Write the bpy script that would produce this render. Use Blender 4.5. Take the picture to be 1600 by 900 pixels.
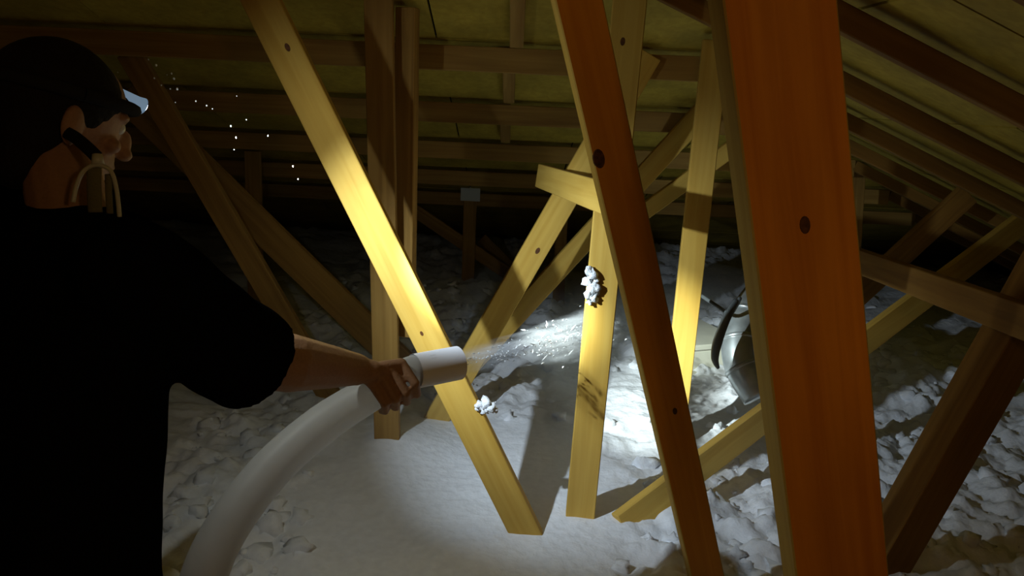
import bpy, bmesh, math, random
from mathutils import Vector, Matrix, noise

random.seed(7)
for o in list(bpy.data.objects):
    bpy.data.objects.remove(o, do_unlink=True)
scn = bpy.context.scene
COL = scn.collection

# ------------------------------------------------------------------ camera
F = 1200.0                       # focal length in pixels of the 1600x900 frame
CAM = Vector((0.0, 0.0, 1.60))
PITCH, ROLL = math.radians(-14.0), math.radians(2.6)
RM = Matrix.Rotation(math.radians(90) + PITCH, 3, 'X') @ Matrix.Rotation(ROLL, 3, 'Z')
RIGHT, UP, BACK = RM.col[0].copy(), RM.col[1].copy(), RM.col[2].copy()
cd = bpy.data.cameras.new('camera')
cam = bpy.data.objects.new('camera', cd)
COL.objects.link(cam)
cam.matrix_world = Matrix.Translation(CAM) @ RM.to_4x4()
cd.sensor_width = 36.0
cd.lens = 36.0 * F / 1600.0
cd.clip_start = 0.02
scn.camera = cam

# ------------------------------------------------------------------ world, lights, exposure
w = bpy.data.worlds.new('night'); scn.world = w
w.use_nodes = True
w.node_tree.nodes['Background'].inputs[0].default_value = (0, 0, 0, 1)
w.node_tree.nodes['Background'].inputs[1].default_value = 0.0
vs = scn.view_settings
vs.view_transform = 'Standard'; vs.look = 'None'; vs.gamma = 1.0; vs.use_curve_mapping = False
vs.exposure = 0.0
LAMP_FLOOD, LAMP_MID, LAMP_HOT, BULB = 6.6, 106.0, 640.0, 4.3

# ------------------------------------------------------------------ pixel helpers
INS = 0.30                       # mean level of the insulation
def ray(px, py):
    return RIGHT * ((px - 800.0) / F) + UP * ((450.0 - py) / F) - BACK
def P(px, py, d):
    return CAM + ray(px, py) * d
def PF(px, py, z=INS):
    r = ray(px, py); return CAM + r * ((z - CAM.z) / r.z)
def PY(px, py, Y):
    r = ray(px, py); return CAM + r * ((Y - CAM.y) / r.y)
def roof_z(x, y):
    return min(2.80 - 0.346 * y, 2.11 - 0.42 * x, 2.11 + 0.42 * (x + 1.5))

# ------------------------------------------------------------------ materials
def nt(name):
    m = bpy.data.materials.new(name); m.use_nodes = True
    t = m.node_tree; b = t.nodes['Principled BSDF']
    return m, t, b
def N(t, typ, **kw):
    n = t.nodes.new(typ)
    for k, v in kw.items(): setattr(n, k, v)
    return n
def wood(name, c1, c2, knot=(0.12, 0.05, 0.015), rough=0.75):
    m, t, b = nt(name)
    tc = N(t, 'ShaderNodeTexCoord'); oi = N(t, 'ShaderNodeObjectInfo')
    add = N(t, 'ShaderNodeVectorMath', operation='ADD')
    mul = N(t, 'ShaderNodeVectorMath', operation='SCALE'); mul.inputs['Scale'].default_value = 37.0
    comb = N(t, 'ShaderNodeCombineXYZ')
    for i in range(3): t.links.new(oi.outputs['Random'], comb.inputs[i])
    t.links.new(comb.outputs[0], mul.inputs[0])
    t.links.new(tc.outputs['Object'], add.inputs[0]); t.links.new(mul.outputs[0], add.inputs[1])
    mp = N(t, 'ShaderNodeMapping'); mp.inputs['Scale'].default_value = (38, 38, 1.6)
    t.links.new(add.outputs[0], mp.inputs[0])
    n1 = N(t, 'ShaderNodeTexNoise'); n1.inputs['Scale'].default_value = 1.0; n1.inputs['Detail'].default_value = 5
    n1.inputs['Distortion'].default_value = 0.6
    t.links.new(mp.outputs[0], n1.inputs['Vector'])
    cr = N(t, 'ShaderNodeValToRGB')
    cr.color_ramp.elements[0].position = 0.32; cr.color_ramp.elements[0].color = (*c2, 1)
    cr.color_ramp.elements[1].position = 0.66; cr.color_ramp.elements[1].color = (*c1, 1)
    t.links.new(n1.outputs['Fac'], cr.inputs[0])
    mp2 = N(t, 'ShaderNodeMapping'); mp2.inputs['Scale'].default_value = (5, 5, 1.3)
    t.links.new(add.outputs[0], mp2.inputs[0])
    n2 = N(t, 'ShaderNodeTexNoise'); n2.inputs['Scale'].default_value = 1.0; n2.inputs['Detail'].default_value = 3
    t.links.new(mp2.outputs[0], n2.inputs['Vector'])
    mr = N(t, 'ShaderNodeMapRange'); mr.inputs[1].default_value = 0.3; mr.inputs[2].default_value = 0.7
    mr.inputs[3].default_value = 0.72; mr.inputs[4].default_value = 1.12
    t.links.new(n2.outputs['Fac'], mr.inputs[0])
    mx = N(t, 'ShaderNodeVectorMath', operation='SCALE')
    t.links.new(cr.outputs[0], mx.inputs[0]); t.links.new(mr.outputs[0], mx.inputs['Scale'])
    t.links.new(mx.outputs[0], b.inputs['Base Color'])
    b.inputs['Roughness'].default_value = rough
    b.inputs['Specular IOR Level'].default_value = 0.25
    bp = N(t, 'ShaderNodeBump'); bp.inputs['Strength'].default_value = 0.25; bp.inputs['Distance'].default_value = 0.002
    t.links.new(n1.outputs['Fac'], bp.inputs['Height']); t.links.new(bp.outputs[0], b.inputs['Normal'])
    return m
def plain(name, c, rough=0.8, spec=0.3, bump=0.0, bscale=40.0, metal=0.0, var=0.0):
    m, t, b = nt(name)
    b.inputs['Base Color'].default_value = (*c, 1); b.inputs['Roughness'].default_value = rough
    b.inputs['Specular IOR Level'].default_value = spec; b.inputs['Metallic'].default_value = metal
    tc = N(t, 'ShaderNodeTexCoord')
    n = N(t, 'ShaderNodeTexNoise'); n.inputs['Scale'].default_value = bscale; n.inputs['Detail'].default_value = 6
    t.links.new(tc.outputs['Object'], n.inputs['Vector'])
    if bump:
        bp = N(t, 'ShaderNodeBump'); bp.inputs['Strength'].default_value = 1.0; bp.inputs['Distance'].default_value = bump
        t.links.new(n.outputs['Fac'], bp.inputs['Height']); t.links.new(bp.outputs[0], b.inputs['Normal'])
    if var:
        cr = N(t, 'ShaderNodeValToRGB')
        cr.color_ramp.elements[0].position = 0.3; cr.color_ramp.elements[1].position = 0.7
        cr.color_ramp.elements[0].color = (*[max(0, k * (1 - var)) for k in c], 1)
        cr.color_ramp.elements[1].color = (*[min(1, k * (1 + var)) for k in c], 1)
        t.links.new(n.outputs['Fac'], cr.inputs[0]); t.links.new(cr.outputs[0], b.inputs['Base Color'])
    return m
def emis(name, c, s):
    m, t, b = nt(name)
    b.inputs['Base Color'].default_value = (*c, 1)
    b.inputs['Emission Color'].default_value = (*c, 1); b.inputs['Emission Strength'].default_value = s
    return m

M = {}
M['pine'] = wood('pale_pine', (0.63, 0.405, 0.080), (0.53, 0.315, 0.050))
M['fir'] = wood('reddish_fir', (0.80, 0.30, 0.022), (0.62, 0.20, 0.012))
M['fir_lit'] = wood('bounce_lit_fir', (0.95, 0.40, 0.034), (0.82, 0.30, 0.022))  # the fir lightened, painting in bounce light on the leaning board
M['darkpine'] = wood('darker_pine', (0.40, 0.23, 0.055), (0.28, 0.15, 0.032))  # pine in a darker tone, for most background boards
M['chord'] = wood('brown_chord', (0.42, 0.25, 0.06), (0.30, 0.16, 0.035))
M['rafter'] = wood('shaded_rafter', (0.30, 0.155, 0.03), (0.21, 0.10, 0.018))  # wood darkened to put shade into the sloped chords and right-hand members
M['ply'] = wood('roof_sheathing', (0.50, 0.37, 0.05), (0.41, 0.295, 0.035))
M['knot'] = plain('knot_wood', (0.10, 0.035, 0.008), 0.7, 0.3, var=0.5, bscale=120)
M['ins'] = plain('blown_insulation', (0.82, 0.84, 0.87), 1.0, 0.0, bump=0.006, bscale=34, var=0.05)
M['fluff'] = plain('loose_fibre', (0.80, 0.83, 0.85), 1.0, 0.0, bump=0.004, bscale=160)
M['gyp'] = plain('drywall', (0.6, 0.6, 0.58), 0.9, 0.2)
M['shirt'] = plain('black_cotton', (0.0045, 0.0045, 0.005), 1.0, 0.0, bump=0.002, bscale=300)
M['trouser'] = plain('dark_canvas', (0.012, 0.013, 0.016), 0.95, 0.1, bump=0.002, bscale=300)
M['skin'] = plain('skin', (0.36, 0.20, 0.11), 0.55, 0.35, bump=0.0008, bscale=180, var=0.08)
M['hair'] = plain('dark_hair', (0.012, 0.009, 0.007), 0.8, 0.2, bump=0.004, bscale=90)
M['eye'] = plain('eye_white', (0.7, 0.7, 0.68), 0.2, 0.5)
M['boot'] = plain('boot_leather', (0.03, 0.02, 0.012), 0.6, 0.3, bump=0.001, bscale=80)
M['hose'] = plain('white_hose', (0.66, 0.66, 0.64), 0.45, 0.4, bump=0.001, bscale=25, var=0.05)
_t = M['hose'].node_tree; _b = _t.nodes['Principled BSDF']
_tr = N(_t, 'ShaderNodeBsdfTranslucent'); _tr.inputs['Color'].default_value = (0.85, 0.87, 0.90, 1)
_mx = N(_t, 'ShaderNodeMixShader'); _mx.inputs[0].default_value = 0.55
_t.links.new(_b.outputs[0], _mx.inputs[1]); _t.links.new(_tr.outputs[0], _mx.inputs[2])
_t.links.new(_mx.outputs[0], _t.nodes['Material Output'].inputs['Surface'])
M['tape'] = plain('white_tape', (0.86, 0.87, 0.92), 0.5, 0.4)
M['hosein'] = plain('hose_inside', (0.25, 0.25, 0.25), 0.8, 0.1)
M['strap'] = plain('dark_strap', (0.02, 0.02, 0.02), 0.9, 0.1)
M['buckle'] = plain('pale_buckle', (0.50, 0.50, 0.40), 0.35, 0.5)
M['pad'] = plain('olive_webbing', (0.16, 0.15, 0.07), 0.9, 0.1, bump=0.001, bscale=300)
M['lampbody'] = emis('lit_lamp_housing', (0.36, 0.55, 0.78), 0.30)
M['paper'] = plain('paper', (0.62, 0.66, 0.64), 0.8, 0.2)
M['vent'] = plain('cream_plastic', (0.66, 0.64, 0.50), 0.5, 0.4, var=0.05, bscale=12)
M['duct'] = plain('galvanised_duct', (0.42, 0.45, 0.45), 0.35, 0.5, metal=0.7, var=0.2, bscale=20)
M['rubber'] = plain('dark_grey_cable', (0.10, 0.11, 0.11), 0.5, 0.4)
M['bulbglass'] = emis('lit_bulb', (1.0, 0.62, 0.30), 3.0)
M['porc'] = plain('white_porcelain', (0.8, 0.8, 0.76), 0.3, 0.5)

# ------------------------------------------------------------------ object helpers
def link(o, parent=None):
    COL.objects.link(o)
    if parent is not None: o.parent = parent
    return o
def tag(o, label=None, cat=None, group=None, kind=None):
    if label: o['label'] = label
    if cat: o['category'] = cat
    if group: o['group'] = group
    if kind: o['kind'] = kind
    return o
def from_bm(name, bm, mats, parent=None, smooth=False, mat_world=None):
    me = bpy.data.meshes.new(name)
    bm.normal_update(); bm.to_mesh(me); bm.free()
    if not isinstance(mats, (list, tuple)): mats = [mats]
    for m in mats: me.materials.append(M[m])
    if smooth:
        for p in me.polygons: p.use_smooth = True
    o = bpy.data.objects.new(name, me); link(o, parent)
    if mat_world is not None: o.matrix_world = mat_world
    return o
def empty(name, loc=(0, 0, 0)):
    o = bpy.data.objects.new(name, None); o.location = loc; o.empty_display_size = 0.05
    return link(o)
def box_bm(x0, x1, y0, y1, z0, z1, bev=0.0, bm=None):
    own = bmesh.new()
    v = [own.verts.new((x, y, z)) for z in (z0, z1) for y in (y0, y1) for x in (x0, x1)]
    for f in ((0, 2, 3, 1), (4, 5, 7, 6), (0, 1, 5, 4), (2, 6, 7, 3), (0, 4, 6, 2), (1, 3, 7, 5)):
        own.faces.new([v[i] for i in f])
    if bev:
        bmesh.ops.bevel(own, geom=list(own.edges), offset=bev, segments=1, affect='EDGES', profile=0.5)
    return own
def frame(a, nhint):
    a = a.normalized(); n = (nhint - a * nhint.dot(a)).normalized()
    y = -n; x = y.cross(a)
    return Matrix((x, y, a)).transposed()
def board(name, label, p0, p1, w=0.09, t=0.038, yaw=0.0, mat='pine', e0=0.28, e1=0.0, roof=False,
          cat='wooden beam', group=None, knots=(), parent=None, nh=None, edge=None):
    """a sawn board from p0 to p1; its broad face looks towards the camera side, turned by yaw"""
    a = (p1 - p0); L = a.length; a = a.normalized()
    if nh is None:
        nh = Vector((math.sin(math.radians(yaw)), -math.cos(math.radians(yaw)), 0))
    R = frame(a, nh)
    if roof:
        s = -L * 0.6                             # stop where the first corner meets the sheathing
        cs = [R @ Vector((cx * w / 2, cy * t / 2, 0)) for cx in (-1, 1) for cy in (-1, 1)]
        while s < 3.0:
            q = p0 + a * (L + s)
            if any((q + c).z > roof_z((q + c).x, (q + c).y) + 0.012 for c in cs): break
            s += 0.005
        e1 = s
    bm = box_bm(-w / 2, w / 2, -t / 2, t / 2, -e0, L + e1, 0.0025)
    mw = Matrix.Translation(p0) @ R.to_4x4()
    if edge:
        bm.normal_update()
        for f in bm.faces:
            if abs(f.normal.x) > 0.6: f.material_index = 1  # paler wood on the narrow sides paints in the lamp light there
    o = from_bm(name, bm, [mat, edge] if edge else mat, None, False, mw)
    if parent is not None:
        o.parent = parent; o.matrix_parent_inverse = parent.matrix_world.inverted()
    if label: tag(o, label, cat, group)
    for (kx, kz, r) in knots:                    # a knot lies flush in the broad face
        kb = bmesh.new()
        c = bmesh.ops.create_cone(kb, cap_ends=True, segments=14, radius1=r, radius2=r * 0.85, depth=0.003)
        for v in kb.verts:
            v.co = Vector((v.co.x * 0.8 + kx * w, -t / 2 - v.co.z * 0.5, v.co.y * 1.35 + kz * L))
        bmesh.ops.recalc_face_normals(kb, faces=kb.faces)
        from_bm('knot', kb, 'knot', o)
    return o
def tube_bm(pts, rad, seg=16, closed_ends=True, bm=None, up=None, flat=None, sub=6, smoothpath=True):
    """a tube swept along a smooth path; rad is one radius or a list; flat scales the second axis"""
    bm = bm or bmesh.new()
    pts = [Vector(p) for p in pts]
    rads = rad if isinstance(rad, (list, tuple)) else [rad] * len(pts)
    if smoothpath and len(pts) > 2:
        q, rr = [], []
        for i in range(len(pts) - 1):
            p0 = pts[max(i - 1, 0)]; p1 = pts[i]; p2 = pts[i + 1]; p3 = pts[min(i + 2, len(pts) - 1)]
            for k in range(sub):
                u = k / sub
                q.append(0.5 * ((2 * p1) + (p2 - p0) * u + (2 * p0 - 5 * p1 + 4 * p2 - p3) * u * u + (3 * p1 - p0 - 3 * p2 + p3) * u ** 3))
                rr.append(rads[i] * (1 - u) + rads[i + 1] * u)
        q.append(pts[-1]); rr.append(rads[-1]); pts, rads = q, rr
    prev = None; rings = []
    for i, p in enumerate(pts):
        t = (pts[min(i + 1, len(pts) - 1)] - pts[max(i - 1, 0)]).normalized()
        if prev is None:
            u = up or (Vector((0, 0, 1)) if abs(t.z) < 0.9 else Vector((1, 0, 0)))
        else: u = prev
        u = (u - t * u.dot(t)).normalized(); v = t.cross(u); prev = u
        fl = flat if flat else 1.0
        rings.append([bm.verts.new(p + (u * math.cos(k * 2 * math.pi / seg) * fl + v * math.sin(k * 2 * math.pi / seg)) * rads[i]) for k in range(seg)])
    for a, b in zip(rings[:-1], rings[1:]):
        for k in range(seg):
            bm.faces.new((a[k], a[(k + 1) % seg], b[(k + 1) % seg], b[k]))
    if closed_ends:
        bm.faces.new(list(reversed(rings[0]))); bm.faces.new(rings[-1])
    return bm
def ell_bm(bm, c, R, r, u=20, v=12):
    """ellipsoid at c, axes from matrix R, radii r"""
    res = bmesh.ops.create_uvsphere(bm, u_segments=u, v_segments=v, radius=1.0)
    for vv in res['verts']:
        vv.co = Vector(c) + R @ Vector((vv.co.x * r[0], vv.co.y * r[1], vv.co.z * r[2]))
    return bm
def loft_bm(bm, rings, seg=24):
    """rings: (centre, side vector, front vector) as elliptical sections"""
    rs = []
    for c, s, f in rings:
        rs.append([bm.verts.new(Vector(c) + Vector(s) * math.cos(k * 2 * math.pi / seg) + Vector(f) * math.sin(k * 2 * math.pi / seg)) for k in range(seg)])
    for a, b in zip(rs[:-1], rs[1:]):
        for k in range(seg):
            bm.faces.new((a[k], a[(k + 1) % seg], b[(k + 1) % seg], b[k]))
    bm.faces.new(list(reversed(rs[0]))); bm.faces.new(rs[-1])
    return bm
def fuse(name, bm, voxel, smooth_iter, mat, parent=None, fold=0.0, seed=0.0):
    """one continuous surface out of overlapping closed shapes"""
    bmesh.ops.recalc_face_normals(bm, faces=bm.faces)
    o = from_bm(name + '_source', bm, mat)
    r = o.modifiers.new('r', 'REMESH'); r.mode = 'VOXEL'; r.voxel_size = voxel
    if smooth_iter:
        s = o.modifiers.new('s', 'SMOOTH'); s.factor = 0.5; s.iterations = smooth_iter
    bpy.context.view_layer.update()
    ev = o.evaluated_get(bpy.context.evaluated_depsgraph_get())
    me = bpy.data.meshes.new_from_object(ev)
    bpy.data.objects.remove(o, do_unlink=True)
    if fold:
        nn = [v.normal.copy() for v in me.vertices]
        for v, n in zip(me.vertices, nn):
            q = v.co
            d = noise.noise(Vector((q.x * 9 + seed, q.y * 9, q.z * 5))) + 0.5 * noise.noise(Vector((q.x * 22, q.y * 22 + seed, q.z * 12)))
            v.co = q + n * d * fold
    for p in me.polygons: p.use_smooth = True
    me.name = name
    me.materials.clear(); me.materials.append(M[mat])
    ob = bpy.data.objects.new(name, me); link(ob, parent)
    return ob

# ================================================================== SETTING
# drywall under everything
fl = from_bm('floor', box_bm(-3.6, 4.6, -2.6, 8.2, -0.016, 0.0), 'gyp'); tag(fl, kind='structure')

# roof sheathing, one panel at a time
def clip(poly, a, b, c):            # keep a*x + b*y <= c
    out = []
    for i in range(len(poly)):
        p, q = poly[i], poly[(i + 1) % len(poly)]
        dp, dq = a * p[0] + b * p[1] - c, a * q[0] + b * q[1] - c
        if dp <= 0: out.append(p)
        if dp * dq < 0:
            u = dp / (dp - dq); out.append((p[0] + (q[0] - p[0]) * u, p[1] + (q[1] - p[1]) * u))
    return out
def roof_panels(name, zf, clips, us, vs_, swap):
    root = empty(name); tag(root, kind='structure')
    for j in range(len(vs_) - 1):
        off = 0.61 * (j % 2)
        for i in range(len(us) - 1):
            a0, a1, b0, b1 = us[i] + off, us[i + 1] + off, vs_[j], vs_[j + 1]
            g = 0.004
            poly = [(a0 + g, b0 + g), (a1 - g, b0 + g), (a1 - g, b1 - g), (a0 + g, b1 - g)]
            if swap: poly = [(y, x) for x, y in poly]
            for c in clips: poly = clip(poly, *c) if poly else poly
            if len(poly) < 3: continue
            bm = bmesh.new()
            lo = [bm.verts.new((x, y, zf(x, y))) for x, y in poly]
            hi = [bm.verts.new((x, y, zf(x, y) + 0.014)) for x, y in poly]
            bm.faces.new(lo); bm.faces.new(list(reversed(hi)))
            n = len(lo)
            for k in range(n): bm.faces.new((lo[(k + 1) % n], lo[k], hi[k], hi[(k + 1) % n]))
            bmesh.ops.recalc_face_normals(bm, faces=bm.faces)
            from_bm('sheathing_panel', bm, 'ply', root)
GAP = 0.022
def z_h(x, y): return 2.80 - 0.346 * y + GAP
def z_r(x, y): return 2.11 - 0.42 * x + GAP
def z_l(x, y): return 2.11 + 0.42 * (x + 1.5) + GAP
# hip below right: 2.80-.346y <= 2.11-.42x  ->  .42x-.346y <= -.69 ; hip below left: -.42x-.346y <= -.06
HR, HL, RL = (0.42, -0.346, -0.69), (-0.42, -0.346, -0.06), (-0.84, 0.0, 0.63)
neg = lambda c: (-c[0], -c[1], -c[2])
box4 = [(1, 0, 4.5), (-1, 0, 3.5), (0, 1, 8.0), (0, -1, 2.5)]
ugrid = [-5.2 + 1.22 * k for k in range(10)]
roof_panels('ceiling_hip', z_h, [HR, HL] + box4, ugrid, [2.36 - 0.61 + 0.61 * k for k in range(-1, 12)], False)
vgrid = [-4.0 + 1.22 * k for k in range(11)]
roof_panels('ceiling_right', z_r, [neg(HR), RL] + box4, vgrid, [-1.0 + 0.58 * k for k in range(10)], True)
roof_panels('ceiling_left', z_l, [neg(HL), neg(RL)] + box4, vgrid, [-3.7 + 0.58 * k for k in range(9)], True)
wb = bmesh.new()
for sy in (-2.5, -2.52):
    wb.faces.new([wb.verts.new((x, sy, z)) for x, z in ((-3.5, 0), (4.5, 0), (4.5, 0.24), (-0.75, 2.44), (-3.5, 1.29))])
tag(from_bm('wall_back', wb, 'ply'), kind='structure')

# ------------------------------------------------------------------ step-down trusses: chords
HW = 0.09
def chord_piece(parent, p0, p1, mat='chord', HW=HW):
    a = p1 - p0
    b = board('top_chord', None, p0, p1, w=HW, t=0.038, e0=0, mat=mat, nh=Vector((0, -1, 0)))
    b.parent = parent
    return b
ty = [1.14 - 1.22, 1.14 - 0.61, 1.14, 1.75, 2.36, 2.97, 3.58, 4.19, 4.80, 5.41]
nth = ['', '', 'nearest', 'second', 'third', 'fourth', 'fifth', 'sixth', 'seventh', 'farthest']
for i, Y in enumerate(ty):
    zh = 2.80 - 0.346 * Y
    t = empty('roof_truss'); t.location = (0, Y, 0)
    top = min(zh, 2.425)
    xr = (2.11 - top) / 0.42; xl = -1.5 - xr
    z0 = top - HW / 2
    def cp(x0, z0_, x1, z1_, mat='chord', hw=HW):
        o = chord_piece(t, Vector((x0, 0, z0_)), Vector((x1, 0, z1_)), mat, hw)
    if xr - xl > 0.1: cp(xl, z0, xr, z0)
    SW = 0.055
    n = SW / 2 * math.hypot(1, 0.42)
    cp(xr, top - n, 4.3, 2.11 - 0.42 * 4.3 - n, 'rafter', SW)
    cp(-3.4, 2.11 + 0.42 * (-3.4 + 1.5) - n, xl, top - n, 'rafter', SW)
    bc = board('bottom_chord', None, Vector((-3.4, 0, 0.047)), Vector((4.3, 0, 0.047)), w=0.09, t=0.038, e0=0, mat='chord', nh=Vector((0, -1, 0)))
    bc.parent = t
    lab = {2: 'brown rafter closest overhead above the worker and the camera',
           3: 'dark sloping rafter crossing the top right corner of the roof',
           4: 'dark rafter just below the corner one, sloping beside the thick front post',
           5: 'uppermost long horizontal brown roof board behind the posts',
           6: 'middle horizontal roof board, second down behind the diagonal beams',
           7: 'third horizontal roof board down, low on the far slope',
           8: 'dim fourth horizontal roof board down, near the pale paper tag',
           9: 'farthest and lowest horizontal roof board, almost lost in darkness',
           1: 'brown roof truss directly over the camera', 0: 'brown roof truss behind the camera'}[i]
    tag(t, lab, 'roof truss', 'roof trusses')
# short blocks nailed between the boards on the facing slope
for (px, ya, yb, lab) in ((806, 2.40, 2.92, 'short wooden block at top of far slope above uppermost roof board'),
                          (795, 3.01, 3.50, 'short wooden block between uppermost and middle horizontal roof boards'),
                          (788, 3.62, 4.10, 'short wooden block between middle and third horizontal roof boards')):
    x = PY(px, 120, 3.2).x
    board('roof_block', lab, Vector((x, ya, z_h(0, ya) - 0.022)), Vector((x, yb, z_h(0, yb) - 0.022)), w=0.05, t=0.042, e0=0, mat='chord',
          nh=Vector((0, -0.3, -1)), cat='wooden block', group='blocks between roof boards')

# ------------------------------------------------------------------ insulation
def sstep(a, b, x):
    u = max(0.0, min(1.0, (x - a) / (b - a))); return u * u * (3 - 2 * u)
def smooth_zone(x, y):
    # the freshly blown, level part in front of the nozzle
    d = math.hypot((x + 0.12) / 0.62, (y - 2.35) / 0.75)
    e = math.hypot((x - 0.62) / 0.55, (y - 3.15) / 0.65)
    return max(1.0 - sstep(0.75, 1.15, d), 0.62 * (1.0 - sstep(0.6, 1.2, e)))
def ins_z(x, y):
    q = Vector((x, y, 0.0))
    big = 0.045 * noise.noise(q * 1.1 + Vector((3.1, 0, 0))) + 0.03 * noise.noise(q * 2.7 + Vector((0, 5.2, 0)))
    k = 1.0 - 0.93 * smooth_zone(x, y)
    c = noise.voronoi(q * 6.5 + Vector((0.35 * noise.noise(q * 9), 0.35 * noise.noise(q * 9 + Vector((7, 0, 0))), 0)))[0]
    c2 = noise.voronoi(q * 21.0 + Vector((0.5 * noise.noise(q * 25), 0, 0)))[0]
    bil = 0.0; am = 1.0; fr = 7.0                      # billowed noise: rounded tufts with sharp creases
    for o_ in range(4):
        bil += am * abs(noise.noise(q * fr + Vector((o_ * 5.3, 1.7, 0.4)))); am *= 0.52; fr *= 2.05
    lump = 0.035 * (0.42 - c[0]) + 0.010 * (0.42 - c2[0]) + 0.066 * (bil - 0.35)
    fine = 0.004 * noise.noise(q * 48)
    big += 0.15 * math.exp(-((x + 0.43) ** 2 + (y - 2.66) ** 2) / 0.05)
    z = INS + big * (0.35 + 0.65 * k) + (lump + fine) * k
    return z
def axis(lo, a, b, hi, fine, coarse):
    v = []; x = lo
    while x < hi:
        v.append(x); x += fine if a <= x < b else coarse
    v.append(hi); return v
xs = axis(-3.4, -1.3, 2.3, 4.4, 0.0145, 0.07)
ys = axis(-1.5, 1.35, 4.6, 7.6, 0.0155, 0.055)
verts, faces = [], []
nx = len(xs)
for y in ys:
    for x in xs:
        z = min(ins_z(x, y), roof_z(x, y) - 0.03)
        verts.append((x, y, max(z, 0.02)))
for j in range(len(ys) - 1):
    for i in range(nx - 1):
        a = j * nx + i; faces.append((a, a + 1, a + 1 + nx, a + nx))
me = bpy.data.meshes.new('insulation'); me.from_pydata(verts, [], faces); me.materials.append(M['ins'])
for p in me.polygons: p.use_smooth = True
ins = link(bpy.data.objects.new('insulation', me))
tag(ins, 'deep white loose-fill insulation covering the whole attic floor', 'insulation', kind='stuff')

ico = bmesh.new(); bmesh.ops.create_icosphere(ico, subdivisions=2, radius=1.0)
ico.verts.ensure_lookup_table()
ICO_V = [v.co.copy() for v in ico.verts]; ICO_F = [[v.index for v in f.verts] for f in ico.faces]; ico.free()
def clump(V, Fc, c, r, seed, squash=0.75, amp=0.45):
    b = len(V)
    for v in ICO_V:
        k = 1 + amp * noise.noise(v * 1.7 + Vector((seed, 0, 0))) + amp * 0.8 * (abs(noise.noise(v * 3.1 + Vector((0, seed, 0)))) * 2 - 0.5)
        V.append((c[0] + v.x * r * k, c[1] + v.y * r * k, c[2] + v.z * r * k * squash))
    Fc.extend([[i + b for i in f] for f in ICO_F])
def raw(name, V, Fc, mat, parent=None, smooth=True):
    me = bpy.data.meshes.new(name); me.from_pydata(V, [], Fc); me.materials.append(M[mat])
    if smooth:
        for p in me.polygons: p.use_smooth = True
    return link(bpy.data.objects.new(name, me), parent)
V, Fc = [], []
n = 0
while n < 650:
    x = random.uniform(-1.2, 2.6); y = random.uniform(1.35, 5.2) 
    if random.random() < smooth_zone(x, y) * 1.02: continue
    if random.random() > 1.6 / (0.4 + 0.5 * y): continue
    r = random.choice((0.012, 0.02, 0.03, 0.04, 0.055))
    clump(V, Fc, (x, y, ins_z(x, y) - r * 0.2), r, random.uniform(0, 99), squash=0.8, amp=0.62); n += 1
tag(raw('loose_clumps', V, Fc, 'ins'), 'loose white tufts scattered over the blown insulation', 'insulation', kind='stuff')

# ================================================================== WEB BOARDS
def web(label, base, top, plane=None, **kw):
    b = PF(*base) if plane is None or plane == 'floor' else PY(*base, plane)
    Yp = b.y
    t = PY(*top, kw.pop('topY', Yp))
    return board(kw.pop('name', 'web_board'), label, b, t, **kw)
web('long brightly lit yellow diagonal board crossing in front of the hose nozzle', (822, 832), (408, 0), roof=True, e0=0.03, w=0.094,
    knots=((0.12, 0.92, 0.009), (-0.1, 0.42, 0.006)))
web('lit upright yellow board with white fluff stuck on it, behind the front reddish board', (906, 808), (984, 0), roof=True, w=0.092, yaw=-4,
    knots=((-0.1, 0.93, 0.009),))
web('lit narrow yellow board crossed by a shadow, beside the thick front post', (1050, 690), (1106, 180), roof=True, w=0.092, yaw=-6)
web('lit yellow diagonal board leaning right behind the short nailed block', (682, 655), (1062, 0), roof=True, w=0.098, e0=0.1, knots=((0.1, 0.44, 0.011),))
web('dimmer thin diagonal board leaning right, farther behind the lit diagonal', (722, 585), (1100, 172), roof=True, w=0.092)
web('upright post rising behind the gripping hand', (605, 662), (592, 0), plane=2.62, roof=True, w=0.092, e0=0.35, mat='darkpine')
web('upright stud nailed just right of the post behind the hand', (632, 524), (637, 0), plane=2.70, roof=True, w=0.07, yaw=-14, t=0.045, e0=0.0, mat='darkpine')
web('dim diagonal board slanting down behind the outstretched forearm', (515, 618), (172, 30), roof=True, w=0.095, mat='darkpine')
web('wide dark diagonal board low behind the forearm and the dim slanting board', (632, 572), (335, 283), roof=True, w=0.14, mat='darkpine')
web('short dim upright post in the dark left background', (400, 470), (394, 180), roof=True, w=0.09, mat='darkpine', name='post')
web('faint far diagonal board sloping down right in the dark middle', (812, 440), (662, 338), roof=True, w=0.09, mat='darkpine')
web('stubby faint far board end beside the far diagonal board', (800, 420), (752, 372), w=0.09, mat='darkpine')
web('thin far upright post seen left of the front reddish board', (874, 430), (884, 165), plane=4.85, roof=True, w=0.075, mat='darkpine', name='post')
web('thin lit brace slanting up right between reddish board and thick post', (985, 346), (1118, 250), plane=3.6, w=0.075, e0=0.0, roof=True, mat='pine')
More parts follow.
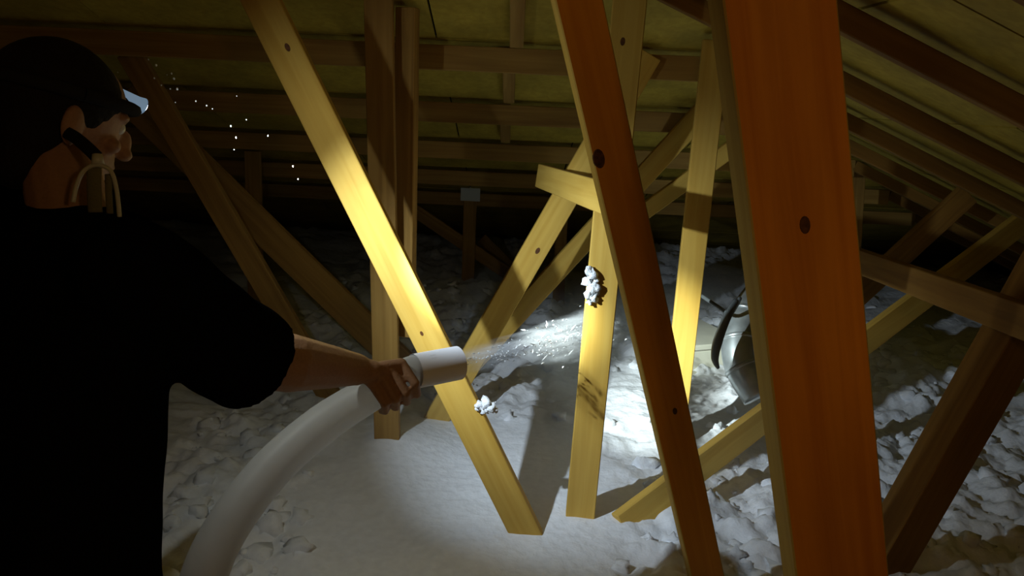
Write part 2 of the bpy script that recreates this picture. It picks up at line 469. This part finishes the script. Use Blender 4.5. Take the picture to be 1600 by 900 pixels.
# nearest members
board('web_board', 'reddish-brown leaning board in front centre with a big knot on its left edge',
      P(1103, 900, 2.12), P(901, 0, 1.48), w=0.092, t=0.038, yaw=11, edge='pine', mat='fir_lit', roof=True, knots=((-0.36, 0.80, 0.017), (0.1, 0.37, 0.008)))  # pine edges: cool headlamp light put into the colour
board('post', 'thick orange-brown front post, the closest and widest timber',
      P(1303, 890, 1.21), P(1204, 0, 0.985), w=0.142, t=0.066, yaw=3, edge='pine', mat='fir', roof=True, e0=0.9, knots=((0.0, 0.66, 0.010),))  # pale sides again stand in for lamp light on the edges
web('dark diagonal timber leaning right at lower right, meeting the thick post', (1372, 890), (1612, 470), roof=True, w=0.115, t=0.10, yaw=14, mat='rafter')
b0 = PF(1012, 800); 
board('web_board', 'long low diagonal board half buried in insulation, running behind the thick post',
      P(1012, 790, b0.y * 0.97 + 0.30), P(1600, 345, 3.35), w=0.09, t=0.04, yaw=-8, mat='pine', e0=0.12, roof=True)
pb = Vector((1.3, 0, 0))
def px_on_x(px, py, X):
    r = ray(px, py); return CAM + r * ((X - CAM.x) / r.x)
q0, q1 = px_on_x(1322, 400, 1.3), px_on_x(1575, 492, 1.3)
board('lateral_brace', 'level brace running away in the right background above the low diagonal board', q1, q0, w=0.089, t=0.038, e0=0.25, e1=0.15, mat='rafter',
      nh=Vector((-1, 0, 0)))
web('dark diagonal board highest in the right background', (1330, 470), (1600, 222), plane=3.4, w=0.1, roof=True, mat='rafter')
web('dark thin upright in the gap right of the thick post', (1326, 480), (1340, 235), plane=4.3, roof=True, w=0.09, mat='darkpine', name='post')
# short block nailed across the lit boards
board('nailed_block', 'short pale block nailed across the lit diagonal and upright boards', P(846, 275, 2.95), P(985, 322, 1.93), w=0.088, t=0.038, e0=0, e1=0,
      mat='pine', nh=Vector((-0.55, -0.8, 0.1)), cat='wooden block')

# fluff caught on boards
def fluff(label, pts):
    V, Fc = [], []
    for (c, r) in pts:
        clump(V, Fc, c, r, random.uniform(0, 99), squash=1.0, amp=0.7)
    return tag(raw('insulation_tuft', V, Fc, 'fluff'), label, 'insulation tuft', 'tufts caught on boards')
yc = PF(906, 808).y - 0.028
fluff('white insulation tuft stuck to the lit upright board', [(PY(x, y, yc), r) for x, y, r in
      ((919, 423, .013), (925, 430, .016), (918, 440, .015), (927, 450, .017), (920, 459, .014), (928, 466, .013), (932, 438, .008), (921, 472, .009), (933, 456, .009))])
ya = PF(822, 832).y - 0.028
fluff('white insulation tuft resting on the long yellow diagonal board', [(PY(x, y, ya), r) for x, y, r in
      ((750, 634, .014), (760, 630, .016), (769, 636, .015), (757, 640, .013), (773, 641, .009), (746, 638, .008))])
fluff('small white tuft at foot of the lit leaning board', [(PF(688, 622) + Vector((0, -0.05, 0.03)), 0.02), (PF(694, 620) + Vector((0, -0.05, 0.03)), 0.016)])

# ------------------------------------------------------------------ vent box, duct and cable on the floor
vb = PF(1105, 575)
vroot = empty('vent_box', vb)
ex = Vector((0.93, 0.36, 0)).normalized(); ey = Vector((-0.36, 0.93, 0)).normalized()
RV = Matrix((ex, ey, Vector((0, 0, 1)))).transposed().to_4x4()
o = from_bm('body', box_bm(-0.20, 0.20, 0.0, 0.40, -0.15, 0.10, 0.008), 'vent', vroot); o.matrix_local = RV
o = from_bm('lid', box_bm(-0.215, 0.215, -0.012, 0.415, 0.10, 0.13, 0.006), 'vent', vroot); o.matrix_local = RV
o = from_bm('flange', box_bm(-0.23, 0.23, -0.03, 0.43, -0.02, -0.005, 0.003), 'vent', vroot); o.matrix_local = RV
tag(vroot, 'pale cream box sunk in insulation beside the curved grey duct', 'vent box')
dp = [P(1190, 455, 3.15), P(1165, 490, 3.1), P(1152, 530, 3.05), P(1158, 575, 3.0), P(1185, 620, 2.95)]
droot = empty('duct', dp[-1])
dm = droot.matrix_world.copy()
inv = Matrix.Translation(-dp[-1])
def dchild(name, bm, mat):
    bmesh.ops.transform(bm, matrix=inv, verts=bm.verts)
    return from_bm(name, bm, mat, droot, True)
dchild('elbow', tube_bm(dp, 0.062, seg=20, sub=8), 'duct')
for k in (0, 1, 2, 3):
    a = dp[k]; bdir = (dp[k + 1] - dp[k]).normalized()
    dchild('seam_ring', tube_bm([a - bdir * 0.008, a + bdir * 0.008], 0.067, seg=20, smoothpath=False), 'duct')
tag(droot, 'shiny curved grey duct elbow on insulation beside the thick post', 'duct')
tag(from_bm('cable', tube_bm([P(1096, 462, 3.2), P(1120, 478, 3.1), P(1140, 490, 3.0), P(1150, 478, 2.95), P(1156, 466, 2.9)], 0.008, seg=8), 'rubber', None, True),
    'dark cable lying over the cream box', 'cable')
tag(from_bm('strap', tube_bm([P(1150, 470, 2.9), P(1134, 500, 2.86), P(1121, 535, 2.84), P(1117, 560, 2.84), P(1122, 575, 2.86)], [.012, .016, .018, .014, .006], seg=10), 'rubber', None, True),
    'thick dark grey curved strap in front of the duct elbow', 'strap')

# paper tag on the far roof board
pc = PY(735, 303, 5.36)
tp = from_bm('paper_tag', box_bm(-0.068, 0.068, -0.001, 0.001, -0.05, 0.05), 'paper'); tp.location = pc
tag(tp, 'small pale rectangular paper tag in the dark far background', 'paper tag')
# flat strip that carries it
board('post', 'dark far upright that carries the pale paper tag', Vector((pc.x, 5.385, INS)), Vector((pc.x, 5.385, pc.z + 0.08)), w=0.09, roof=True, mat='darkpine')

# ================================================================== HOSE
hp = [Vector((0.15, -1.6, 0.37)), Vector((-0.25, -0.6, 0.37)), Vector((-0.55, 0.35, 0.40)), P(300, 1010, 1.42), P(318, 905, 1.46), P(356, 822, 1.52), P(425, 732, 1.60),
      P(505, 662, 1.66), P(585, 612, 1.67), P(648, 580, 1.70), P(716, 567, 1.765)]
HR_ = 0.036
hose = empty('blowing_hose', hp[3]); hinv = Matrix.Translation(-hp[3])
def hchild(name, bm, mat):
    bmesh.ops.transform(bm, matrix=hinv, verts=bm.verts)
    return from_bm(name, bm, mat, hose, True)
hchild('hose_tube', tube_bm(hp[:-1] + [hp[-1] - (hp[-1] - hp[-2]) * 0.05], [0.044] * 7 + [0.043, 0.038, HR_, HR_], seg=28, sub=14, closed_ends=False), 'hose')
td = (hp[-1] - hp[-2]).normalized()
tip = bmesh.new()
tube_bm([hp[-2] + td * 0.0, hp[-2] + td * 0.035, hp[-1]], [HR_ + 0.0025, HR_ + 0.003, HR_ + 0.003], seg=28, closed_ends=False, bm=tip, smoothpath=False)
hchild('nozzle_sleeve', tip, 'tape')
rim = bmesh.new()
tube_bm([hp[-1], hp[-1] + td * 0.001, hp[-1] - td * 0.12], [HR_ + 0.003, HR_ - 0.002, HR_ - 0.003], seg=28, closed_ends=False, bm=rim, smoothpath=False)
hchild('nozzle_bore', rim, 'hosein')
tag(hose, 'white blowing hose curving up from lower left into the gripping hand', 'hose')

# ================================================================== PERSON
person = empty('person', (-0.72, 1.08, 0.0))
pel, chest = P(82, 900, 1.20), P(98, 570, 1.20)
neck0, headc = P(115, 345, 1.215), P(95, 182, 1.27)
fwd = Vector((0.62, 0.78, 0)).normalized(); rgt = Vector((0.78, -0.62, 0)).normalized(); zz = Vector((0, 0, 1))
rsh = P(212, 445, 1.12); elb = P(398, 562, 1.38); wri = P(556, 577, 1.60)
lsh = neck0 - rgt * 0.19 + zz * (-0.075)
lel = lsh + Vector((-0.05, 0.06, -0.29)); lwr = lel + Vector((0.10, 0.22, -0.05))
G = hp[8].lerp(hp[9], 0.36)
tt = (hp[9] - hp[8]).normalized()
uu = (zz - tt * zz.dot(tt)).normalized()
ss = tt.cross(uu)                                  # points to the camera side
if ss.dot(CAM - G) < 0: ss = -ss
def hang(t, ang, r):
    a = math.radians(ang)
    return G + tt * t + (uu * math.cos(a) + ss * math.sin(a)) * r
bm = bmesh.new()
def cap(p0, p1, r0, r1, seg=14):                   # tapered limb piece with round ends
    p0, p1 = Vector(p0), Vector(p1)
    n = 6
    tube_bm([p0.lerp(p1, k / n) for k in range(n + 1)], [r0 + (r1 - r0) * k / n for k in range(n + 1)], seg=seg, bm=bm, smoothpath=False)
    I = Matrix.Identity(3)
    ell_bm(bm, p0, I, (r0,) * 3, 14, 8); ell_bm(bm, p1, I, (r1,) * 3, 14, 8)
# torso
loft_bm(bm, [(pel + zz * -0.10, rgt * 0.15, fwd * 0.10), (pel, rgt * 0.17, fwd * 0.12), (pel.lerp(chest, 0.5), rgt * 0.155, fwd * 0.115),
             (chest, rgt * 0.175, fwd * 0.12), (chest.lerp(neck0, 0.55), rgt * 0.185, fwd * 0.11), (chest.lerp(neck0, 0.85), rgt * 0.12, fwd * 0.08), (neck0, rgt * 0.06, fwd * 0.06)])
cap(neck0 - zz * 0.04, headc - zz * 0.06 - fwd * 0.01, 0.062, 0.058)
# head: cranium, jaw, nose, brow, ears
hf = Vector((0.66, 0.70, -0.26)).normalized(); hr = Vector((hf.y, -hf.x, 0)).normalized(); hu = hr.cross(hf).normalized()
HM = Matrix((hr, hf, hu)).transposed()
ell_bm(bm, headc + hu * 0.02, HM, (0.076, 0.098, 0.096), 28, 18)
ell_bm(bm, headc + hf * 0.03 - hu * 0.055, HM, (0.060, 0.062, 0.062), 24, 14)
ell_bm(bm, headc + hf * 0.062 - hu * 0.098, HM, (0.026, 0.022, 0.018))
ell_bm(bm, headc + hf * 0.098 - hu * 0.020, HM, (0.011, 0.020, 0.026))
ell_bm(bm, headc + hf * 0.108 - hu * 0.038, HM, (0.016, 0.014, 0.012))
ell_bm(bm, headc + hf * 0.080 + hu * 0.022, HM, (0.055, 0.018, 0.012))
ell_bm(bm, headc + hf * 0.084 - hu * 0.064, HM, (0.024, 0.012, 0.006)); ell_bm(bm, headc + hf * 0.081 - hu * 0.075, HM, (0.021, 0.012, 0.007))
for s in (-1, 1):
    ell_bm(bm, headc + hr * 0.080 * s - hf * 0.005 - hu * 0.012, HM @ Matrix.Rotation(0.3 * s, 3, 'Z'), (0.009, 0.019, 0.033))
    ell_bm(bm, headc + hr * 0.045 * s + hf * 0.068 - hu * 0.028, HM, (0.020, 0.016, 0.014))
# arms
cap(rsh, elb, 0.064, 0.054); cap(elb, elb.lerp(wri, 0.3), 0.053, 0.056); cap(elb.lerp(wri, 0.3), elb.lerp(wri, 0.7), 0.056, 0.044); cap(elb.lerp(wri, 0.7), wri, 0.044, 0.034)
cap(lsh, lel, 0.060, 0.047); cap(lel, lel.lerp(lwr, 0.35), 0.047, 0.049); cap(lel.lerp(lwr, 0.3), lwr, 0.049, 0.030)
# legs
for s in (-1, 1):
    hip = pel + rgt * 0.09 * s - zz * 0.06; kn = Vector((hip.x + 0.04, hip.y + 0.05, 0.50)); an = Vector((hip.x + 0.01, hip.y - 0.01, 0.09))
    cap(hip, kn, 0.085, 0.058); cap(kn, kn.lerp(an, 0.4), 0.055, 0.056); cap(kn.lerp(an, 0.4), an, 0.056, 0.038); cap(an, an + fwd * 0.16 - zz * 0.05, 0.04, 0.032)
# right hand closed over the hose
kn_ang, kr = 38, HR_ + 0.016
kcen = hang(0.0, kn_ang, kr + 0.004)
palm_dir = (kcen - wri)
side = tt
loft_bm(bm, [(wri - palm_dir * 0.12, uu * 0.024, ss.cross(palm_dir).normalized() * 0.031),
             (wri + palm_dir * 0.25, (uu + ss * 0.5).normalized() * 0.021, ((tt * 0.6) - uu * 0.3).normalized() * 0.036),
             (wri + palm_dir * 0.62, (uu + ss * 0.6).normalized() * 0.018, (tt * 0.9 - uu * 0.2).normalized() * 0.042),
             (kcen, (uu + ss * 0.6).normalized() * 0.014, tt * 0.041)], 18)
cap(wri, wri + palm_dir * 0.5, 0.031, 0.024)
for (t0, L, r, da) in ((0.038, 1.12, 0.0096, -4), (0.012, 1.24, 0.0100, 0), (-0.014, 1.18, 0.0096, 5), (-0.038, 1.0, 0.0086, 12)):
    a0 = kn_ang + da
    seq = [a0, a0 + 48 * L, a0 + 86 * L, a0 + 118 * L]
    pp = [hang(t0, seq[0], kr + 0.004), hang(t0 + 0.006, seq[1], HR_ + r + 0.013), hang(t0 + 0.004, seq[2], HR_ + r + 0.006), hang(t0 - 0.002, seq[3], HR_ + r + 0.001)]
    cap(wri.lerp(pp[0], 0.55), pp[0], r * 1.15, r * 1.2)
    cap(pp[0], pp[1], r * 1.15, r * 1.05); cap(pp[1], pp[2], r * 1.08, r); cap(pp[2], pp[3], r, r * 0.82)
th = [wri.lerp(kcen, 0.35) - ss * 0.012, hang(-0.030, 2, HR_ + 0.014), hang(0.010, 16, HR_ + 0.012), hang(0.040, 26, HR_ + 0.009)]
cap(th[0], th[1], 0.017, 0.0135); cap(th[1], th[2], 0.0130, 0.0115); cap(th[2], th[3], 0.0115, 0.0088)
# left hand, relaxed
lh = lwr + (lwr - lel).normalized() * 0.09
loft_bm(bm, [(lwr, rgt * 0.026, zz * 0.02), (lwr.lerp(lh, 0.6), rgt * 0.04, zz * 0.015), (lh, rgt * 0.038, zz * 0.012)], 14)
for k, L in enumerate((0.07, 0.078, 0.072, 0.056)):
    b0 = lh + rgt * (-0.03 + 0.02 * k); d = (lwr - lel).normalized()
    cap(b0, b0 + d * L * 0.5 - zz * 0.012, 0.0095, 0.009); cap(b0 + d * L * 0.5 - zz * 0.012, b0 + d * L * 0.75 - zz * 0.04, 0.009, 0.0075)
cap(lwr.lerp(lh, 0.3) + rgt * 0.03, lh + rgt * 0.06, 0.013, 0.009)
body = fuse('body', bm, 0.0038, 2, 'skin')
def adopt(o, parent):
    o.parent = parent; o.matrix_parent_inverse = parent.matrix_world.inverted()
bpy.context.view_layer.update()
adopt(body, person)
for s in (-1, 1):
    e = bmesh.new(); ell_bm(e, headc + hr * 0.031 * s + hf * 0.079 + hu * 0.004, HM, (0.012, 0.012, 0.012), 12, 8)
    adopt(from_bm('eye', e, 'eye', None, True), person)
# hair
hb = bmesh.new()
ell_bm(hb, headc + hu * 0.030 - hf * 0.010, HM, (0.083, 0.100, 0.094), 28, 18)
ell_bm(hb, headc - hf * 0.040 - hu * 0.025, HM, (0.070, 0.062, 0.075), 24, 14)
ell_bm(hb, headc - hf * 0.050 - hu * 0.075, HM, (0.058, 0.045, 0.060), 24, 14)
adopt(fuse('hair', hb, 0.006, 2, 'hair', fold=0.004, seed=3.0), person)
# shirt
bm = bmesh.new()
loft_bm(bm, [(pel + zz * -0.13, rgt * 0.200, fwd * 0.145), (pel, rgt * 0.195, fwd * 0.145), (pel.lerp(chest, 0.5), rgt * 0.185, fwd * 0.145),
             (chest, rgt * 0.200, fwd * 0.145), (chest.lerp(neck0, 0.5), rgt * 0.205, fwd * 0.13), (chest.lerp(neck0, 0.82), rgt * 0.15, fwd * 0.10), (neck0 - zz * 0.005, rgt * 0.080, fwd * 0.080), (neck0 + zz * 0.022 - fwd * 0.004, rgt * 0.074, fwd * 0.074)], 32)
hem = P(385, 560, 1.345)
cap(rsh + zz * 0.012, rsh.lerp(hem, 0.55), 0.088, 0.088, 24)
ax = (hem - rsh).normalized()
tube_bm([rsh, rsh.lerp(hem, 0.5), rsh.lerp(hem, 0.85), hem + ax * 0.012], [0.085, 0.090, 0.092, 0.092], seg=28, bm=bm, smoothpath=False)
cap(chest.lerp(neck0, 0.8) + rgt * 0.06, rsh + zz * 0.015, 0.075, 0.075, 24)
cap(lsh, lsh.lerp(lel, 0.75), 0.085, 0.085, 24); cap(chest.lerp(neck0, 0.8) - rgt * 0.06, lsh + zz * 0.015, 0.075, 0.075, 24)
adopt(fuse('shirt', bm, 0.007, 4, 'shirt', fold=0.006), person)
# trousers and boots
bm = bmesh.new()
loft_bm(bm, [(pel + zz * 0.06, rgt * 0.172, fwd * 0.125), (pel - zz * 0.05, rgt * 0.18, fwd * 0.13), (pel - zz * 0.12, rgt * 0.165, fwd * 0.115)], 28)
boots = []
for s in (-1, 1):
    hip = pel + rgt * 0.09 * s - zz * 0.06; kn = Vector((hip.x + 0.04, hip.y + 0.05, 0.50)); an = Vector((hip.x + 0.01, hip.y - 0.01, 0.13))
    cap(hip, kn, 0.098, 0.075, 20); cap(kn, an, 0.075, 0.068, 20); boots.append(an)
adopt(fuse('trousers', bm, 0.008, 3, 'trouser', fold=0.005), person)
for an in boots:
    bm = bmesh.new(); f0 = Vector((an.x, an.y, 0.0))
    cap(f0 + zz * 0.16, f0 + zz * 0.07, 0.056, 0.056); cap(f0 + zz * 0.055, f0 + fwd * 0.17 + zz * 0.045, 0.052, 0.044)
    adopt(fuse('boot', bm, 0.006, 2, 'boot'), person)
tag(person, 'person in a black t-shirt seen from behind, reaching right to hold the hose', 'person')

# strap and buckle at the nape
bk = P(150, 290, 1.125)
hroot = empty('neck_harness', bk); binv = Matrix.Translation(-bk)
def bchild(name, bm, mat, smooth=True):
    bmesh.ops.transform(bm, matrix=binv, verts=bm.verts); return from_bm(name, bm, mat, hroot, smooth)
D_ = 1.125
bchild('buckle_frame', tube_bm([P(114, 316, D_), P(119, 292, D_), P(130, 268, D_), P(150, 258, D_), P(172, 266, D_), P(182, 296, D_), P(187, 342, D_)], 0.0032, seg=10), 'buckle')
bchild('webbing', tube_bm([P(147, 262, D_ + .004), P(147, 300, D_ + .004), P(149, 332, D_ + .006)], 0.011, seg=12, flat=0.35, up=-BACK), 'pad')
bchild('webbing', tube_bm([P(169, 272, D_ + .004), P(170, 305, D_ + .004), P(172, 334, D_ + .006)], 0.005, seg=10, flat=0.5, up=-BACK), 'pad')
bchild('knob', tube_bm([P(152, 241, D_), P(153, 257, D_)], [0.007, 0.009], seg=14, smoothpath=False), 'buckle')
bchild('neck_strap', tube_bm([P(152, 246, D_ + .005), P(138, 232, D_ + .02), P(118, 215, 1.18), P(100, 205, 1.21)], 0.010, seg=10, flat=0.4, up=-BACK), 'strap')
tag(hroot, 'pale arched strap buckle at the nape of the person in black', 'strap buckle')

# headlamp, worn on the forehead
lampc = P(204, 157, 1.365)
aimf = PF(1075, 560)
aim = (aimf - lampc).normalized()
hl = empty('headlamp', lampc); linv = Matrix.Translation(-lampc)
def lchild(name, bm, mat):
    bmesh.ops.transform(bm, matrix=linv, verts=bm.verts); return from_bm(name, bm, mat, hl, True)
lchild('housing', tube_bm([lampc - aim * 0.045, lampc - aim * 0.038, lampc + aim * 0.012, lampc + aim * 0.024], [0.008, 0.0125, 0.013, 0.015], seg=24, smoothpath=False), 'lampbody')
M['lens'] = emis('lit_lens', (0.75, 0.87, 1.0), 12.0)
lchild('lens', tube_bm([lampc + aim * 0.0242, lampc + aim * 0.0265], [0.0135, 0.011], seg=24, smoothpath=False), 'lens')
ringpts = []
for k in range(25):
    a = 2 * math.pi * k / 24
    ringpts.append(headc + hu * 0.040 + hr * 0.087 * math.cos(a) + hf * 0.107 * math.sin(a))
lchild('head_strap', tube_bm(ringpts, 0.011, seg=8, flat=1.0, sub=2, closed_ends=False), 'strap')
lchild('bracket', tube_bm([headc + hu * 0.04 + hf * 0.10, lampc - aim * 0.02], [0.010, 0.007], seg=12, smoothpath=False), 'strap')
tag(hl, 'lit pale blue headlamp on the head of the person in black', 'headlamp')
def spot(name, col, power, ang, blend, target, size=0.012):
    l = bpy.data.lights.new(name, 'SPOT'); l.color = col; l.energy = power; l.spot_size = math.radians(ang); l.spot_blend = blend
    l.shadow_soft_size = size
    o = bpy.data.objects.new(name, l); link(o)
    p = lampc + aim * 0.034
    o.matrix_world = Matrix.Translation(p) @ (target - p).to_track_quat('-Z', 'Y').to_matrix().to_4x4()
    return o
spot('headlamp_flood', (0.93, 1.0, 0.95), LAMP_FLOOD, 156, 0.75, PF(1130, 720))
spot('headlamp_wide_beam', (0.72, 0.86, 1.0), LAMP_MID, 64, 1.0, PF(1085, 625))
spot('headlamp_core', (0.86, 1.0, 0.98), LAMP_HOT, 23, 1.0, PF(1110, 612))

# unseen bulb behind the camera, inferred from the dim warm light on the near timbers
bl = Vector((0.38, -0.22, 1.84))
br = empty('bare_bulb', bl)
def bulb(name, bm, mat):
    bmesh.ops.transform(bm, matrix=Matrix.Translation(-bl), verts=bm.verts); return from_bm(name, bm, mat, br, True)
rz = roof_z(bl.x, bl.y)
e = bmesh.new(); ell_bm(e, bl, Matrix.Identity(3), (0.03, 0.03, 0.036)); bulb('glass', e, 'bulbglass')
bulb('socket', tube_bm([bl + zz * 0.03, bl + zz * 0.08], [0.016, 0.022], smoothpath=False), 'porc')
bulb('cord', tube_bm([bl + zz * 0.08, Vector((bl.x, bl.y, rz + 0.01))], 0.004, seg=8, smoothpath=False), 'rubber')
tag(br, 'bare warm bulb hanging behind the camera', 'light bulb')
l = bpy.data.lights.new('bulb_light', 'POINT'); l.color = (1.0, 0.62, 0.30); l.energy = BULB; l.shadow_soft_size = 0.04
lo = link(bpy.data.objects.new('bulb_light', l)); lo.location = bl - zz * 0.08

# ================================================================== AIRBORNE FIBRE
j0 = hp[-1] + td * 0.01
j1 = P(925, 522, 2.85)
jd = (j1 - j0).normalized(); JL = (j1 - j0).length
ju = (zz - jd * zz.dot(jd)).normalized(); js = jd.cross(ju)
V, Fc = [], []
for i in range(420):
    u = random.random() ** 0.8
    r = 0.012 + 0.085 * u
    a = random.uniform(0, 6.283); k = random.gauss(0, 0.55)
    c = j0 + jd * (u * JL * 1.06) + (ju * math.cos(a) + js * math.sin(a)) * r * k
    L = random.uniform(0.004, 0.022) * (0.4 + u); tk = random.uniform(0.0012, 0.0032) * (0.6 + u)
    d1 = (jd + Vector((random.gauss(0, .25), random.gauss(0, .25), random.gauss(0, .25)))).normalized()
    d2 = d1.orthogonal().normalized(); d3 = d1.cross(d2)
    b = len(V)
    for p in (c - d1 * L, c + d2 * tk, c + d3 * tk, c - d2 * tk, c - d3 * tk, c + d1 * L): V.append(p[:])
    for f in ((0, 2, 1), (0, 3, 2), (0, 4, 3), (0, 1, 4), (5, 1, 2), (5, 2, 3), (5, 3, 4), (5, 4, 1)): Fc.append([b + q for q in f])
tag(raw('fibre_jet', V, Fc, 'fluff', smooth=False), 'white fibre tufts flying out of the hose nozzle', 'flying fibre', kind='stuff')
# dust carried by the air jet: a volume that thins out towards its rim, streaked along the jet
JM = Matrix.Translation(j0) @ Matrix((jd, js, ju)).transposed().to_4x4()
jm = tube_bm([(0, 0, 0), (JL * 0.35, 0, 0), (JL * 0.75, 0, 0), (JL * 1.08, 0, 0)], [0.034, 0.050, 0.085, 0.115], seg=20)
mj = bpy.data.materials.new('jet_dust'); mj.use_nodes = True; t = mj.node_tree
t.nodes.remove(t.nodes['Principled BSDF'])
def mth(op, a, b=None, c=None):
    n = N(t, 'ShaderNodeMath', operation=op)
    for k, v in enumerate((a, b, c)):
        if v is None: continue
        if isinstance(v, (int, float)): n.inputs[k].default_value = v
        else: t.links.new(v, n.inputs[k])
    return n.outputs[0]
vsn = N(t, 'ShaderNodeVolumeScatter'); vsn.inputs['Color'].default_value = (0.95, 0.97, 1, 1); vsn.inputs['Anisotropy'].default_value = 0.1
tc = N(t, 'ShaderNodeTexCoord'); mp = N(t, 'ShaderNodeMapping'); mp.inputs['Scale'].default_value = (3.0, 55, 55)
nn = N(t, 'ShaderNodeTexNoise'); nn.inputs['Scale'].default_value = 1.0; nn.inputs['Detail'].default_value = 4
t.links.new(tc.outputs['Object'], mp.inputs[0]); t.links.new(mp.outputs[0], nn.inputs['Vector'])
sx = N(t, 'ShaderNodeSeparateXYZ'); t.links.new(tc.outputs['Object'], sx.inputs[0])
X_, Y_, Z_ = sx.outputs
rr_ = mth('SQRT', mth('ADD', mth('MULTIPLY', Y_, Y_), mth('MULTIPLY', Z_, Z_)))
rim_ = mth('ADD', mth('MULTIPLY', X_, 0.064), 0.030)
core = mth('MAXIMUM', mth('SUBTRACT', 1.0, mth('DIVIDE', rr_, rim_)), 0.0)
mr = N(t, 'ShaderNodeMapRange'); mr.inputs[1].default_value = 0.45; mr.inputs[2].default_value = 0.64; mr.inputs[3].default_value = 0.3; mr.inputs[4].default_value = 26.0
t.links.new(nn.outputs['Fac'], mr.inputs[0])
t.links.new(mth('MULTIPLY', mr.outputs[0], core), vsn.inputs['Density']); t.links.new(vsn.outputs[0], t.nodes['Material Output'].inputs['Volume'])
M['jet'] = mj
tag(from_bm('dust_jet', jm, 'jet', None, False, JM), 'thin cloud of white dust streaming from the hose nozzle', 'dust', kind='stuff')
# dust motes near the lamp
V, Fc = [], []
for (x, y, r) in ((232, 93, 1.3), (244, 102, 1.9), (268, 115, 1.5), (272, 123, 2.0), (241, 122, 1.5), (252, 133, 1.4), (266, 139, 1.3), (277, 139, 1.9), (274, 160, 1.0),
                  (306, 158, 1.2), (323, 165, 1.4), (332, 170, 1.0), (361, 197, 1.5), (369, 215, 1.6), (419, 212, 1.2), (385, 187, 1.0), (370, 150, 0.9), (366, 234, 0.9),
                  (458, 260, 1.2), (261, 117, 0.8), (184, 113, 0.8), (466, 280, 1.0)):
    clump(V, Fc, P(x, y, 1.62), r * 0.0011, x, squash=1.3, amp=0.3)
tag(raw('dust_motes', V, Fc, 'fluff'), 'bright dust motes floating in front of the headlamp', 'dust', kind='stuff')

# dust hanging in the air where the fibre lands
mh = bpy.data.materials.new('dust_haze'); mh.use_nodes = True; t = mh.node_tree
t.nodes.remove(t.nodes['Principled BSDF'])
vh = N(t, 'ShaderNodeVolumeScatter'); vh.inputs['Color'].default_value = (0.93, 0.97, 1, 1); vh.inputs['Density'].default_value = 0.075
t.links.new(vh.outputs[0], t.nodes['Material Output'].inputs['Volume'])
M['haze'] = mh
hz = bmesh.new(); ell_bm(hz, (0.45, 3.35, 0.42), Matrix.Identity(3), (1.5, 1.6, 0.46), 32, 18)
tag(from_bm('dust_haze', hz, 'haze', None, True), 'faint dust haze hanging over the floor beyond the nozzle', 'dust', kind='stuff')
